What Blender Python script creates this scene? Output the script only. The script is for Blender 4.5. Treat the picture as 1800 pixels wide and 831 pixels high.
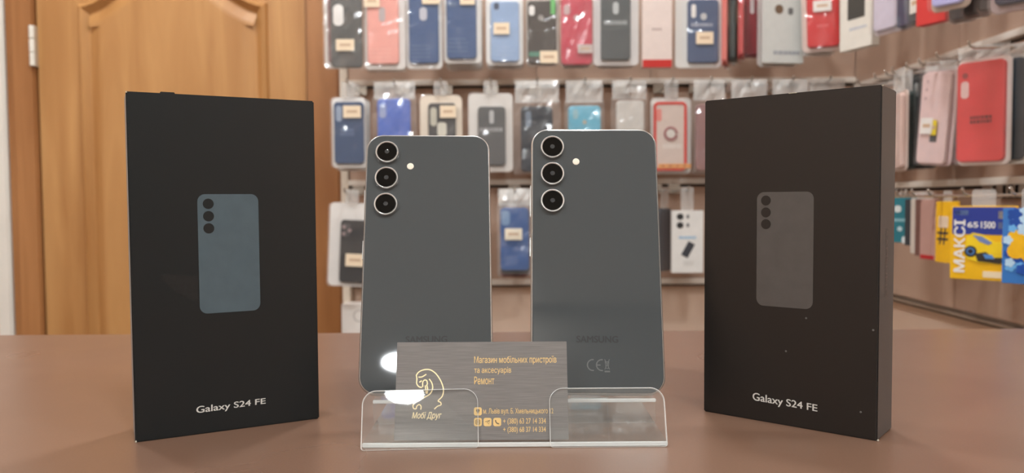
import bpy, bmesh, math, random
from mathutils import Vector, Matrix, noise
random.seed(7)
S = bpy.context.scene
for o in list(bpy.data.objects): bpy.data.objects.remove(o)
C = S.collection

# ------------------------------------------------------------------ camera
FPX, PITCH, ROLL, CAMH = 1389.74, .044, -.0064, .12974     # metres; counter top is z = 0
fw = Vector((0, math.cos(PITCH), -math.sin(PITCH))); up0 = Vector((0, math.sin(PITCH), math.cos(PITCH))); rt0 = Vector((1, 0, 0))
rt = rt0*math.cos(ROLL) + up0*math.sin(ROLL); up = up0*math.cos(ROLL) - rt0*math.sin(ROLL)
CAM = Vector((0, 0, CAMH))
cd = bpy.data.cameras.new('camera'); cam = bpy.data.objects.new('camera', cd); C.objects.link(cam)
cd.sensor_fit = 'HORIZONTAL'; cd.sensor_width = 36; cd.lens = FPX*36/1800; cd.clip_start = .01; cd.clip_end = 50
cam.matrix_world = Matrix(((rt.x, up.x, -fw.x, 0), (rt.y, up.y, -fw.y, 0), (rt.z, up.z, -fw.z, CAMH), (0, 0, 0, 1)))
cd.dof.use_dof = True; cd.dof.focus_distance = .438; cd.dof.aperture_fstop = 10.5
S.camera = cam
# ------------------------------------------------------------------ world, exposure
S.view_settings.view_transform = 'Standard'; S.view_settings.look = 'None'; S.view_settings.gamma = 1
S.view_settings.use_curve_mapping = False; S.view_settings.exposure = 0
w = bpy.data.worlds.new('world'); S.world = w; w.use_nodes = True
w.node_tree.nodes['Background'].inputs[0].default_value = (.9, .95, 1, 1); w.node_tree.nodes['Background'].inputs[1].default_value = .05
LAMP_POWER = 205.0                                           # emission of the round ceiling lamps
CEIL = 1.75; FLOOR = -.95
LAMPS = [(-.95, 1.12), (.15, 1.12), (-.95, -.45), (.35, -.45), (1.45, -.45), (-1.4, -1.7), (1.2, -1.7), (-.112, -2.62), (-1.35, -2.62)]

def ray(px, py): return (fw + rt*((px-900)/FPX) - up*((py-415.5)/FPX))
def hitY(px, py, Y): d = ray(px, py); return CAM + d*(Y/d.y)
def hitX(px, py, X): d = ray(px, py); return CAM + d*(X/d.x)
def hitF(px, py, M):
    """pixel -> (u, v) on the local y=0 face of a placed thing (M = its matrix)"""
    Mi = M.inverted(); o = Mi @ CAM; d = Mi.to_3x3() @ ray(px, py); t = -o.y/d.y
    return (o.x + d.x*t, o.z + d.z*t)

# ------------------------------------------------------------------ materials
def lin(c): return tuple((x/12.92 if x <= .04045 else ((x+.055)/1.055)**2.4) for x in (v/255 for v in c))
MATS = {}
def mat(col, rough=.5, metal=0., var=.06, scale=60, coat=0., spec=.5, trans=0., alpha=1., bump=0., key=None):
    k = key or (tuple(col), rough, metal, var, scale, coat, spec, trans, alpha, bump)
    if k in MATS: return MATS[k]
    m = bpy.data.materials.new('mat_%d' % len(MATS)); m.use_nodes = True; nt = m.node_tree; b = nt.nodes['Principled BSDF']
    c = lin(col)
    tc = nt.nodes.new('ShaderNodeTexCoord'); nz = nt.nodes.new('ShaderNodeTexNoise'); nz.inputs['Scale'].default_value = scale; nz.inputs['Detail'].default_value = 3
    cr = nt.nodes.new('ShaderNodeValToRGB')
    cr.color_ramp.elements[0].position = .3; cr.color_ramp.elements[1].position = .7
    cr.color_ramp.elements[0].color = tuple(x*(1-var) for x in c) + (1,); cr.color_ramp.elements[1].color = tuple(min(1, x*(1+var)) for x in c) + (1,)
    nt.links.new(tc.outputs['Object'], nz.inputs['Vector']); nt.links.new(nz.outputs['Fac'], cr.inputs['Fac']); nt.links.new(cr.outputs['Color'], b.inputs['Base Color'])
    b.inputs['Roughness'].default_value = rough; b.inputs['Metallic'].default_value = metal; b.inputs['Specular IOR Level'].default_value = spec
    b.inputs['Coat Weight'].default_value = coat; b.inputs['Coat Roughness'].default_value = .03; b.inputs['Alpha'].default_value = alpha
    if bump:
        bp = nt.nodes.new('ShaderNodeBump'); bp.inputs['Strength'].default_value = bump; bp.inputs['Distance'].default_value = .001
        nt.links.new(nz.outputs['Fac'], bp.inputs['Height']); nt.links.new(bp.outputs['Normal'], b.inputs['Normal'])
    MATS[k] = m; return m
def clear(key, tint=(.95, .97, .97), rough=.03, haze=.03, ior=1.49, bump=0., bscale=30, hazecol=(.9, .9, .9), boost=1.):
    if key in MATS: return MATS[key]
    m = bpy.data.materials.new('clear_' + key); m.use_nodes = True; nt = m.node_tree; N = nt.nodes; N.remove(N['Principled BSDF'])
    out = N['Material Output']; tr = N.new('ShaderNodeBsdfTransparent'); tr.inputs[0].default_value = tint + (1,)
    gl = N.new('ShaderNodeBsdfGlossy'); gl.inputs['Roughness'].default_value = rough; gl.inputs['Color'].default_value = (1, 1, 1, 1)
    df = N.new('ShaderNodeBsdfDiffuse'); df.inputs[0].default_value = hazecol + (1,)
    # thin-sheet Fresnel (Schlick), the same from both sides of the sheet
    ge = N.new('ShaderNodeNewGeometry'); vd = N.new('ShaderNodeVectorMath'); vd.operation = 'DOT_PRODUCT'; nt.links.new(ge.outputs['Normal'], vd.inputs[0]); nt.links.new(ge.outputs['Incoming'], vd.inputs[1])
    def mth(op, a, b_):
        q = N.new('ShaderNodeMath'); q.operation = op
        for i_, v_ in enumerate((a, b_)):
            if v_ is None: continue
            if isinstance(v_, (int, float)): q.inputs[i_].default_value = v_
            else: nt.links.new(v_, q.inputs[i_])
        return q.outputs[0]
    f0 = ((ior-1)/(ior+1))**2
    frs = mth('ADD', mth('MULTIPLY', mth('POWER', mth('SUBTRACT', 1., mth('ABSOLUTE', vd.outputs['Value'], None)), 5.), 1-f0), f0)
    m1 = N.new('ShaderNodeMixShader'); m1.inputs[0].default_value = haze; nt.links.new(tr.outputs[0], m1.inputs[1]); nt.links.new(df.outputs[0], m1.inputs[2])
    mx = N.new('ShaderNodeMath'); mx.operation = 'MULTIPLY'; mx.inputs[1].default_value = boost; nt.links.new(frs, mx.inputs[0]); mx.use_clamp = True
    m2 = N.new('ShaderNodeMixShader'); nt.links.new(mx.outputs[0], m2.inputs[0]); nt.links.new(m1.outputs[0], m2.inputs[1]); nt.links.new(gl.outputs[0], m2.inputs[2])
    if bump:
        tc = N.new('ShaderNodeTexCoord'); nz = N.new('ShaderNodeTexNoise'); nz.inputs['Scale'].default_value = bscale; nz.inputs['Detail'].default_value = 1
        bp = N.new('ShaderNodeBump'); bp.inputs['Strength'].default_value = 1; bp.inputs['Distance'].default_value = bump
        nt.links.new(tc.outputs['Object'], nz.inputs['Vector']); nt.links.new(nz.outputs['Fac'], bp.inputs['Height'])
        nt.links.new(bp.outputs['Normal'], gl.inputs['Normal'])
    nt.links.new(m2.outputs[0], out.inputs[0]); MATS[key] = m; return m
def wood(key, ca, cb, axis='Z', rough=.35, stretch=9, fine=60):
    m = bpy.data.materials.new('wood_' + key); m.use_nodes = True; nt = m.node_tree; b = nt.nodes['Principled BSDF']
    tc = nt.nodes.new('ShaderNodeTexCoord'); mp = nt.nodes.new('ShaderNodeMapping'); sc = [stretch, stretch, stretch]; sc['XYZ'.index(axis)] = stretch*.09
    mp.inputs['Scale'].default_value = sc; n1 = nt.nodes.new('ShaderNodeTexNoise'); n1.inputs['Scale'].default_value = 1.; n1.inputs['Detail'].default_value = 5; n1.inputs['Distortion'].default_value = .6
    cr = nt.nodes.new('ShaderNodeValToRGB'); cr.color_ramp.elements[0].position = .32; cr.color_ramp.elements[1].position = .68
    cr.color_ramp.elements[0].color = lin(ca) + (1,); cr.color_ramp.elements[1].color = lin(cb) + (1,)
    nt.links.new(tc.outputs['Object'], mp.inputs[0]); nt.links.new(mp.outputs[0], n1.inputs['Vector']); nt.links.new(n1.outputs['Fac'], cr.inputs[0]); nt.links.new(cr.outputs[0], b.inputs['Base Color'])
    b.inputs['Roughness'].default_value = rough; return m
def emit(key, col, st):
    m = bpy.data.materials.new('emit_' + key); m.use_nodes = True; b = m.node_tree.nodes['Principled BSDF']
    b.inputs['Emission Color'].default_value = col + (1,); b.inputs['Emission Strength'].default_value = st; b.inputs['Base Color'].default_value = (.9, .9, .9, 1); return m

# ------------------------------------------------------------------ object helpers
def link(name, me, parent=None):
    o = bpy.data.objects.new(name, me); C.objects.link(o)
    if parent: o.parent = parent
    return o
def obj(name, bm, m, parent=None, smooth=False):
    me = bpy.data.meshes.new(name); bmesh.ops.recalc_face_normals(bm, faces=bm.faces); bm.to_mesh(me); bm.free()
    for x in (m if isinstance(m, (list, tuple)) else [m]): me.materials.append(x)
    if smooth:
        for p in me.polygons: p.use_smooth = True
    return link(name, me, parent)
def empty(name, M=None):
    o = bpy.data.objects.new(name, None); C.objects.link(o); o.empty_display_size = .02
    if M is not None: o.matrix_world = M
    return o
def tag(o, label, cat, group=None):
    o['label'] = label; o['category'] = cat
    if group: o['group'] = group
    return o
def struct(o): o['kind'] = 'structure'; return o
def box(bm, a, b, bev=0.):
    vs = [bm.verts.new((x, y, z)) for x in (a[0], b[0]) for y in (a[1], b[1]) for z in (a[2], b[2])]
    fs = [(0, 1, 3, 2), (4, 6, 7, 5), (0, 4, 5, 1), (2, 3, 7, 6), (0, 2, 6, 4), (1, 5, 7, 3)]
    F = [bm.faces.new([vs[i] for i in f]) for f in fs]
    bmesh.ops.recalc_face_normals(bm, faces=F)
    if bev: bmesh.ops.bevel(bm, geom=list({e for f in F for e in f.edges}), offset=bev, segments=2, affect='EDGES')
    return bm
def boxo(name, a, b, m, parent=None, bev=0.): return obj(name, box(bmesh.new(), a, b, bev), m, parent)
def outline(u0, v0, u1, v1, r, n=6):
    """rounded rectangle; r may be (bl, br, tr, tl)"""
    r = (r,)*4 if not isinstance(r, tuple) else r
    lim = min(u1-u0, v1-v0)/2*.999; P = []
    for (cx, cy, sx, sy, a0, q) in ((u0, v0, 1, 1, 180, r[0]), (u1, v0, -1, 1, 270, r[1]), (u1, v1, -1, -1, 0, r[2]), (u0, v1, 1, -1, 90, r[3])):
        q = max(1e-5, min(q, lim))
        for i in range(n+1):
            a = math.radians(a0 + 90*i/n); P.append((cx+sx*q+q*math.cos(a), cy+sy*q+q*math.sin(a)))
    return P
def loft(bm, rings, cap0=True, cap1=True, mi_side=0):
    """rings: lists of (x, y, z) with equal counts"""
    L = [[bm.verts.new(p) for p in R] for R in rings]; n = len(L[0])
    for A, B in zip(L, L[1:]):
        for i in range(n):
            f = bm.faces.new((A[i], A[(i+1) % n], B[(i+1) % n], B[i])); f.material_index = mi_side
    if cap0: bm.faces.new(L[0][::-1])
    if cap1: bm.faces.new(L[-1])
    return bm
def slab(u0, v0, u1, v1, r, yf, yb, bev=0., n=6, bm=None, mi_side=0, bevb=None):
    bm = bm or bmesh.new(); bevb = bev if bevb is None else bevb
    r4 = r if isinstance(r, tuple) else (r,)*4
    def ring(ins, y): return [(p[0], y, p[1]) for p in outline(u0+ins, v0+ins, u1-ins, v1-ins, tuple(max(1e-5, q-ins) for q in r4), n)]
    R = []
    if bevb: R += [ring(bevb, yb), ring(bevb*.3, yb-bevb*.3)]
    R += [ring(0, yb-bevb), ring(0, yf+bev)]
    if bev: R += [ring(bev*.3, yf+bev*.3), ring(bev, yf)]
    return loft(bm, R, mi_side=mi_side)
def slabo(name, rect, r, yf, yb, m, parent, bev=0., n=6, smooth=False, mi_side=0):
    o = obj(name, slab(*rect, r, yf, yb, bev, n, mi_side=mi_side), m, parent, smooth); return o
def disc(bm, cx, cz, prof, n=32):
    """lathe about local y: prof = [(radius, y), ...] front to back"""
    rings = [[(cx+q*math.cos(2*math.pi*i/n), y, cz+q*math.sin(2*math.pi*i/n)) for i in range(n)] for q, y in prof]
    return loft(bm, rings)
def tube(bm, pts, r, n=6, closed=False):
    pts = [Vector(p) for p in pts]; rings = []
    for i, p in enumerate(pts):
        a = pts[max(0, i-1)]; b = pts[min(len(pts)-1, i+1)]; t = (b-a).normalized()
        h = Vector((0, 0, 1)) if abs(t.z) < .9 else Vector((1, 0, 0)); s = t.cross(h).normalized(); q = s.cross(t)
        rings.append([tuple(p+(s*math.cos(2*math.pi*k/n)+q*math.sin(2*math.pi*k/n))*r) for k in range(n)])
    return loft(bm, rings)
def ribbon(bm, pts, wd, y0, y1, closed=False):
    """flat stroke in the XZ plane of width wd, thick from y0 to y1"""
    P = [Vector((p[0], p[1])) for p in pts]; Ls, Rs = [], []
    for i, p in enumerate(P):
        a = P[i-1] if (i or closed) else P[0]; b = P[(i+1) % len(P)] if (i < len(P)-1 or closed) else P[-1]
        t = (b-a).normalized(); nrm = Vector((-t.y, t.x))*wd/2; Ls.append(p+nrm); Rs.append(p-nrm)
    k = len(P); rng = range(k if closed else k-1)
    V = [[bm.verts.new((q.x, y, q.y)) for q in A] for y in (y0, y1) for A in (Ls, Rs)]
    for i in rng:
        j = (i+1) % k
        bm.faces.new((V[0][i], V[0][j], V[1][j], V[1][i])); bm.faces.new((V[2][i], V[3][i], V[3][j], V[2][j]))
        bm.faces.new((V[0][i], V[2][i], V[2][j], V[0][j])); bm.faces.new((V[1][i], V[1][j], V[3][j], V[3][i]))
    return bm
def smoothline(pts, sub=6):
    out = []
    for i in range(len(pts)-1):
        p0, p1, p2, p3 = pts[max(0, i-1)], pts[i], pts[i+1], pts[min(len(pts)-1, i+2)]
        for k in range(sub):
            t = k/sub
            out.append(tuple(.5*((2*p1[j]) + (-p0[j]+p2[j])*t + (2*p0[j]-5*p1[j]+4*p2[j]-p3[j])*t*t + (-p0[j]+3*p1[j]-3*p2[j]+p3[j])*t**3) for j in (0, 1)))
    out.append(tuple(pts[-1])); return out
def text(body, rect, y, m, parent, name='lettering', bold=0., shear=0., rot=0, thick=.00006, quad=None):
    """lettering fitted into the box (u0, v0, u1, v1) on the local plane y (front is -y); rot: 0 or 90 degrees"""
    cu = bpy.data.curves.new('t', 'FONT'); cu.body = body; cu.size = 100; cu.shear = shear; cu.resolution_u = 2 if 'н' in body or 'ь' in body else 4
    to = bpy.data.objects.new('t', cu); C.objects.link(to); bpy.context.view_layer.update()
    me = bpy.data.meshes.new_from_object(to.evaluated_get(bpy.context.evaluated_depsgraph_get())); bpy.data.objects.remove(to); bpy.data.curves.remove(cu)
    T0 = [(v.co.x/100, v.co.y/100) for v in me.vertices]; F0 = [tuple(p.vertices) for p in me.polygons]; bpy.data.meshes.remove(me)
    def same(i, pat):                                       # the built-in font overlaps contours in two letters: refill those cleanly
        if i+len(pat) > len(T0): return False
        return all(abs(T0[i+k][0]-T0[i][0]-(p[0]-pat[0][0])) < .004 and abs(T0[i+k][1]-p[1]) < .004 for k, p in enumerate(pat))
    en = [(.441, .319), (.441, .238), (.142, .238), (.142, .319), (.163, .542), (.163, 0), (.075, 0), (.075, .542), (.509, .542), (.509, 0), (.421, 0), (.421, .542)]
    soft = [(.149, .349), (.307, .349), (.365, .343), (.415, .327), (.454, .3), (.482, .266), (.499, .224), (.505, .176)]
    for i in range(len(T0)):
        if same(i, en):
            F0 = [f for f in F0 if not any(i <= q < i+12 for q in f)] + [tuple(range(i+4*k, i+4*k+4)) for k in range(3)]
        elif same(i, soft) and i+28 <= len(T0):
            F0 = [f for f in F0 if not any(i <= q < i+28 for q in f)] + [(i+14, i+15, i+16, i+17), (i+14, i+17, i+18, i+13)]
            A = list(range(14)); B = list(range(27, 17, -1)); a = b = 0
            while a < 13 or b < 9:
                if b == 9 or (a < 13 and (a+1)/13 <= (b+1)/9): F0.append((i+A[a], i+A[a+1], i+B[b])); a += 1
                else: F0.append((i+A[a], i+B[b+1], i+B[b])); b += 1
    T, F = [], []
    for k, (dx, dy) in enumerate(((-bold, 0), (bold, 0), (0, bold*.6), (0, -bold*.6)) if bold else ((0, 0),)):   # heavier strokes
        F += [tuple(q+len(T0)*k for q in f) for f in F0]; T += [(a+dx, b+dy) for a, b in T0]
    P = T
    if rot == 90: P = [(-b, a) for a, b in T]
    if rot == -90: P = [(b, -a) for a, b in T]
    x0 = min(p[0] for p in P); x1 = max(p[0] for p in P); z0 = min(p[1] for p in P); z1 = max(p[1] for p in P); V = []
    for n_, p in enumerate(P):
        s = (p[0]-x0)/(x1-x0); t = (p[1]-z0)/(z1-z0); yy = y-2e-6*(n_//len(T0))
        if quad:                                             # bl, br, tr, tl
            a, b, c, d = (Vector(q) for q in quad); q = a.lerp(b, s).lerp(d.lerp(c, s), t); V.append((q.x, yy, q.y))
        else: V.append((rect[0]+s*(rect[2]-rect[0]), yy, rect[1]+t*(rect[3]-rect[1])))
    me = bpy.data.meshes.new(name); me.from_pydata(V, [], F); me.materials.append(m)
    return link(name, me, parent)
def place(x, y, z, yaw=0, lean=0, roll=0):
    return Matrix.Translation((x, y, z)) @ Matrix.Rotation(yaw, 4, 'Z') @ Matrix.Rotation(-lean, 4, 'X') @ Matrix.Rotation(-roll, 4, 'Y')

# ================================================================== the setting
XW = .815          # face of the panelled right wall
YB = 1.885         # face of the panelled back wall
YD = 2.0           # plaster behind
plaster = mat((226, 200, 180), .8, var=.04, scale=8)
whitep = mat((232, 228, 220), .6, var=.03, scale=8)
boardm = mat((182, 153, 134), .55, var=.05, scale=5)
railm = mat((230, 222, 212), .4, var=.03)
darkm = mat((70, 60, 54), .6)
doorw = wood('door', (170, 118, 66), (200, 150, 94), 'Z', .4, 16)
jambw = wood('jamb', (150, 98, 54), (178, 124, 76), 'Z', .4, 16)

struct(boxo('floor', (-2, -2.9, FLOOR-.05), (2.1, YD, FLOOR), mat((150, 135, 120), .4, scale=6)))
struct(boxo('ceiling', (-2, -2.9, CEIL), (2.1, YD+.1, CEIL+.05), mat((238, 236, 230), .8, var=.02, scale=4)))
struct(boxo('wall_left', (-2.05, -2.9, FLOOR), (-2, YD+.1, CEIL), plaster))
struct(boxo('wall_rear', (-2, -2.95, FLOOR), (2.1, -2.9, CEIL), mat((150, 140, 130), .7, var=.05, scale=3)))
struct(boxo('wall_side', (2.1, -2.9, FLOOR), (2.15, .5, CEIL), plaster))
struct(boxo('wall_return', (XW+.11, .45, FLOOR), (2.1, .5, CEIL), plaster))
wb = struct(boxo('wall_back', (-2, YD, FLOOR), (XW+.2, YD+.1, CEIL), plaster))
wr = struct(boxo('wall_right', (XW+.1, .5, FLOOR), (XW+.18, YD, CEIL), plaster))
zr = [hitY(900, y, YB).z for y in (-200, -25, 150, 325, 500)]     # heights of the board joints
xl = hitY(606, 300, YB).x                                          # left end of the boards
RDZ = .017                                                         # the side wall's joints sit a little lower
# horizontal boards, aluminium rails in their joints, cream end upright, on the back wall
for i in range(4):
    zt, zb = zr[i], zr[i+1]
    xs = [xl+.01, .06, .33, XW]
    for a, b in zip(xs, xs[1:]):
        boxo('board', (a+.0006, YB, zb+.013), (b-.0006, YB+.02, zt-.006), boardm, wb, .001)
    boxo('rail', (xl+.01, YB-.011, zb), (XW-.002, YB+.012, zb+.013), railm, wb, .0015)
    boxo('groove', (xl+.01, YB+.012, zb-.006), (XW-.002, YB+.019, zb), darkm, wb)
    ys = [.55, 1.0, 1.45, YB]
    zt -= RDZ; zb -= RDZ
    for a, b in zip(ys, ys[1:]):
        boxo('board', (XW, a+.0006, zb+.013), (XW+.02, b-.0006, zt-.006), boardm, wr, .001)
    boxo('rail', (XW-.009 if i < 3 else XW-.002, .55, zb), (XW+.012, YB-.012, zb+(.013 if i < 3 else .005)), railm if i < 3 else mat((150, 130, 112), .6), wr, .0015)
    boxo('groove', (XW+.012, .55, zb-.006), (XW+.019, YB-.002, zb), darkm, wr)
boxo('backing', (xl+.012, YB+.02, zr[4]), (XW+.02, YD, zr[0]), railm, wb)
boxo('backing', (XW+.02, .552, zr[4]-RDZ), (XW+.1, YD, zr[0]), railm, wr)
boxo('plinth', (xl+.012, YB+.024, FLOOR), (XW+.03, YD, zr[4]-.001), plaster, wb)
boxo('plinth', (XW+.024, .552, FLOOR), (XW+.1, YB+.02, zr[4]-RDZ-.001), plaster, wr)
boxo('end_upright', (xl-.008, YB-.008, FLOOR), (xl+.01, YD, zr[0]), mat((226, 214, 198), .5), wb, .002)

# door in the back wall
jl0, jl1 = hitY(26, 300, YD).x, hitY(80, 300, YD).x
jr0, jr1 = hitY(546, 300, YD).x, hitY(616, 300, YD).x
DT = 1.1
def casing(bm, x0, x1, z1):
    box(bm, (x0, YD-.022, FLOOR), (x1, YD, z1), .004); box(bm, (x0+.02*(1 if x0 < -.9 else 0), YD-.03, FLOOR), (x1-.02*(0 if x0 < -.9 else 1), YD-.02, z1), .004); return bm
tr1 = struct(boxo('trim_1', (jl0-.036, YD-.03, FLOOR), (jl0-.001, YD, DT+.1), whitep, None, .004))
tr2 = empty('trim_2', Matrix.Translation((0, 0, 0))); struct(tr2)
obj('side_casing', casing(bmesh.new(), jl0, jl1-.002, DT+.07), jambw, tr2)
obj('side_casing', casing(bmesh.new(), jr0+.002, min(jr1, xl-.01), DT+.07), jambw, tr2)
boxo('head_casing', (jl1-.002, YD-.024, DT+.002), (jr0+.002, YD, DT+.07), jambw, tr2, .004)
dr = empty('door_1', Matrix.Translation(((jl1+jr0)/2, YD-.012, FLOOR))); struct(dr)
cx = (jl1+jr0)/2; hw = (jr0-jl1)/2
boxo('leaf', (-hw, -.006, .004), (hw, .012, DT-FLOOR), doorw, dr, .002)
def door_panel(u0, u1, z0, zs, rise):
    """moulded panel with a cathedral arch top: outline offset inward through a moulding profile"""
    P = [(u0, z0), (u1, z0), (u1, zs)]; n = 24; um = (u0+u1)/2; w2 = (u1-u0)/2
    for i in range(1, n):
        s = 1-2*i/n; q = abs(s)
        h = rise*(.5+.5*math.cos(math.pi*q)) if q < 1 else 0
        P.append((um+s*w2, zs+h))
    P.append((u0, zs))
    def inset(d):
        out = []; k = len(P)
        for i in range(k):
            a, p, b = Vector(P[i-1]), Vector(P[i]), Vector(P[(i+1) % k])
            t1 = (p-a).normalized(); t2 = (b-p).normalized(); n1 = Vector((-t1.y, t1.x)); n2 = Vector((-t2.y, t2.x)); m = n1+n2; m /= max(.3, m.dot(n1))
            out.append(p+m*d)
        return out
    rings = [[(q.x, y, q.y) for q in inset(d)] for d, y in ((0, -.0055), (.004, -.016), (.012, -.022), (.022, -.012), (.028, -.0065), (.032, -.0065), (.055, -.017), (.062, -.018))]
    return loft(bmesh.new(), rings, cap0=False)
pu0, pu1 = hitY(142, 200, YD-.02).x-cx, hitY(474, 200, YD-.02).x-cx
zsh = hitY(474, 5, YD-.02).z-FLOOR
obj('upper_panel', door_panel(pu0, pu1, .62, zsh, .13), doorw, dr)
obj('lower_panel', door_panel(pu0, pu1, .12, .5, 0.0001), doorw, dr)
hz0, hz1 = hitY(68, 117, YD-.03).z, hitY(66, 45, YD-.03).z
hg = bmesh.new(); hx = jl1-cx+.001
for k in range(3):
    a = hz0+(hz1-hz0)*k/3-FLOOR; b = hz0+(hz1-hz0)*(k+1)/3-FLOOR
    tube(hg, [(hx-.004, -.022, a+.001), (hx-.004, -.022, a+.003), (hx-.004, -.022, b-.003), (hx-.004, -.022, b-.001)], .0068, 12)
hobj = obj('hinge', hg, mat((232, 230, 220), .4, .1), dr, True)
boxo('hinge_leaf', (hx-.004, -.017, hz0-FLOOR), (hx+.001, -.005, hz1-FLOOR), mat((190, 180, 165), .4, .2), hobj)
hd = bmesh.new(); tube(hd, [(hw-.06, -.006, 1.0), (hw-.06, -.05, 1.0), (hw-.065, -.055, 1.0), (hw-.17, -.055, 1.0)], .009, 10)
obj('door_handle', hd, mat((190, 180, 150), .3, .9), dr, True)

# counter
ct = empty('counter', Matrix.Translation((0, .35, FLOOR)))
tag(ct, 'long counter with a glossy brown top carrying both phones and boxes', 'counter')
def table_mat():
    m = bpy.data.materials.new('counter_top'); m.use_nodes = True; nt = m.node_tree; b = nt.nodes['Principled BSDF']
    tc = nt.nodes.new('ShaderNodeTexCoord'); n = nt.nodes.new('ShaderNodeTexNoise'); n.inputs['Scale'].default_value = 900; n.inputs['Detail'].default_value = 2
    cr = nt.nodes.new('ShaderNodeValToRGB'); cr.color_ramp.elements[0].color = lin((112, 84, 68)) + (1,); cr.color_ramp.elements[1].color = lin((124, 95, 78)) + (1,)
    nt.links.new(tc.outputs['Object'], n.inputs[0]); nt.links.new(n.outputs['Fac'], cr.inputs[0]); nt.links.new(cr.outputs[0], b.inputs['Base Color'])
    n2 = nt.nodes.new('ShaderNodeTexNoise'); n2.inputs['Scale'].default_value = 9; mr = nt.nodes.new('ShaderNodeMapRange'); mr.inputs['To Min'].default_value = .24; mr.inputs['To Max'].default_value = .34
    nt.links.new(tc.outputs['Object'], n2.inputs[0]); nt.links.new(n2.outputs['Fac'], mr.inputs['Value']); nt.links.new(mr.outputs[0], b.inputs['Roughness'])
    b.inputs['Specular IOR Level'].default_value = .6; return m
ctm = table_mat(); cby = mat((120, 84, 62), .5)
TE = .786
boxo('worktop', (-1.5, -.55, -.03-FLOOR), (XW-.045, TE-.35, -FLOOR), ctm, ct, .002)
boxo('front_panel', (-1.48, -.5, 0), (XW-.06, -.48, -.03-FLOOR), cby, ct)
for x in (-1.48, XW-.08): boxo('side_panel', (x, -.48, 0), (x+.02, TE-.4, -.03-FLOOR), cby, ct)
boxo('shelf', (-1.46, -.47, .45), (XW-.085, TE-.42, .468), cby, ct)

# ceiling lamps (round recessed LED lights)
lampm = emit('lamp', (.93, .98, 1.0), LAMP_POWER); rimm = mat((235, 235, 232), .4)
for i, (x, y) in enumerate(LAMPS):
    L = empty('ceiling_lamp', Matrix.Translation((x, y, CEIL)))
    tag(L, 'round white LED ceiling lamp', 'lamp', 'round lamps in the ceiling')
    for nm, pr, mm in (('housing', ((.105, -.0005), (.105, -.018), (.088, -.022), (.088, -.0005)), rimm), ('diffuser', ((.087, -.004), (.087, -.019)), lampm)):
        bm = bmesh.new(); n = 40
        loft(bm, [[(q*math.cos(2*math.pi*k/n), q*math.sin(2*math.pi*k/n), z) for k in range(n)] for q, z in pr])
        obj(nm, bm, mm, L)

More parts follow.
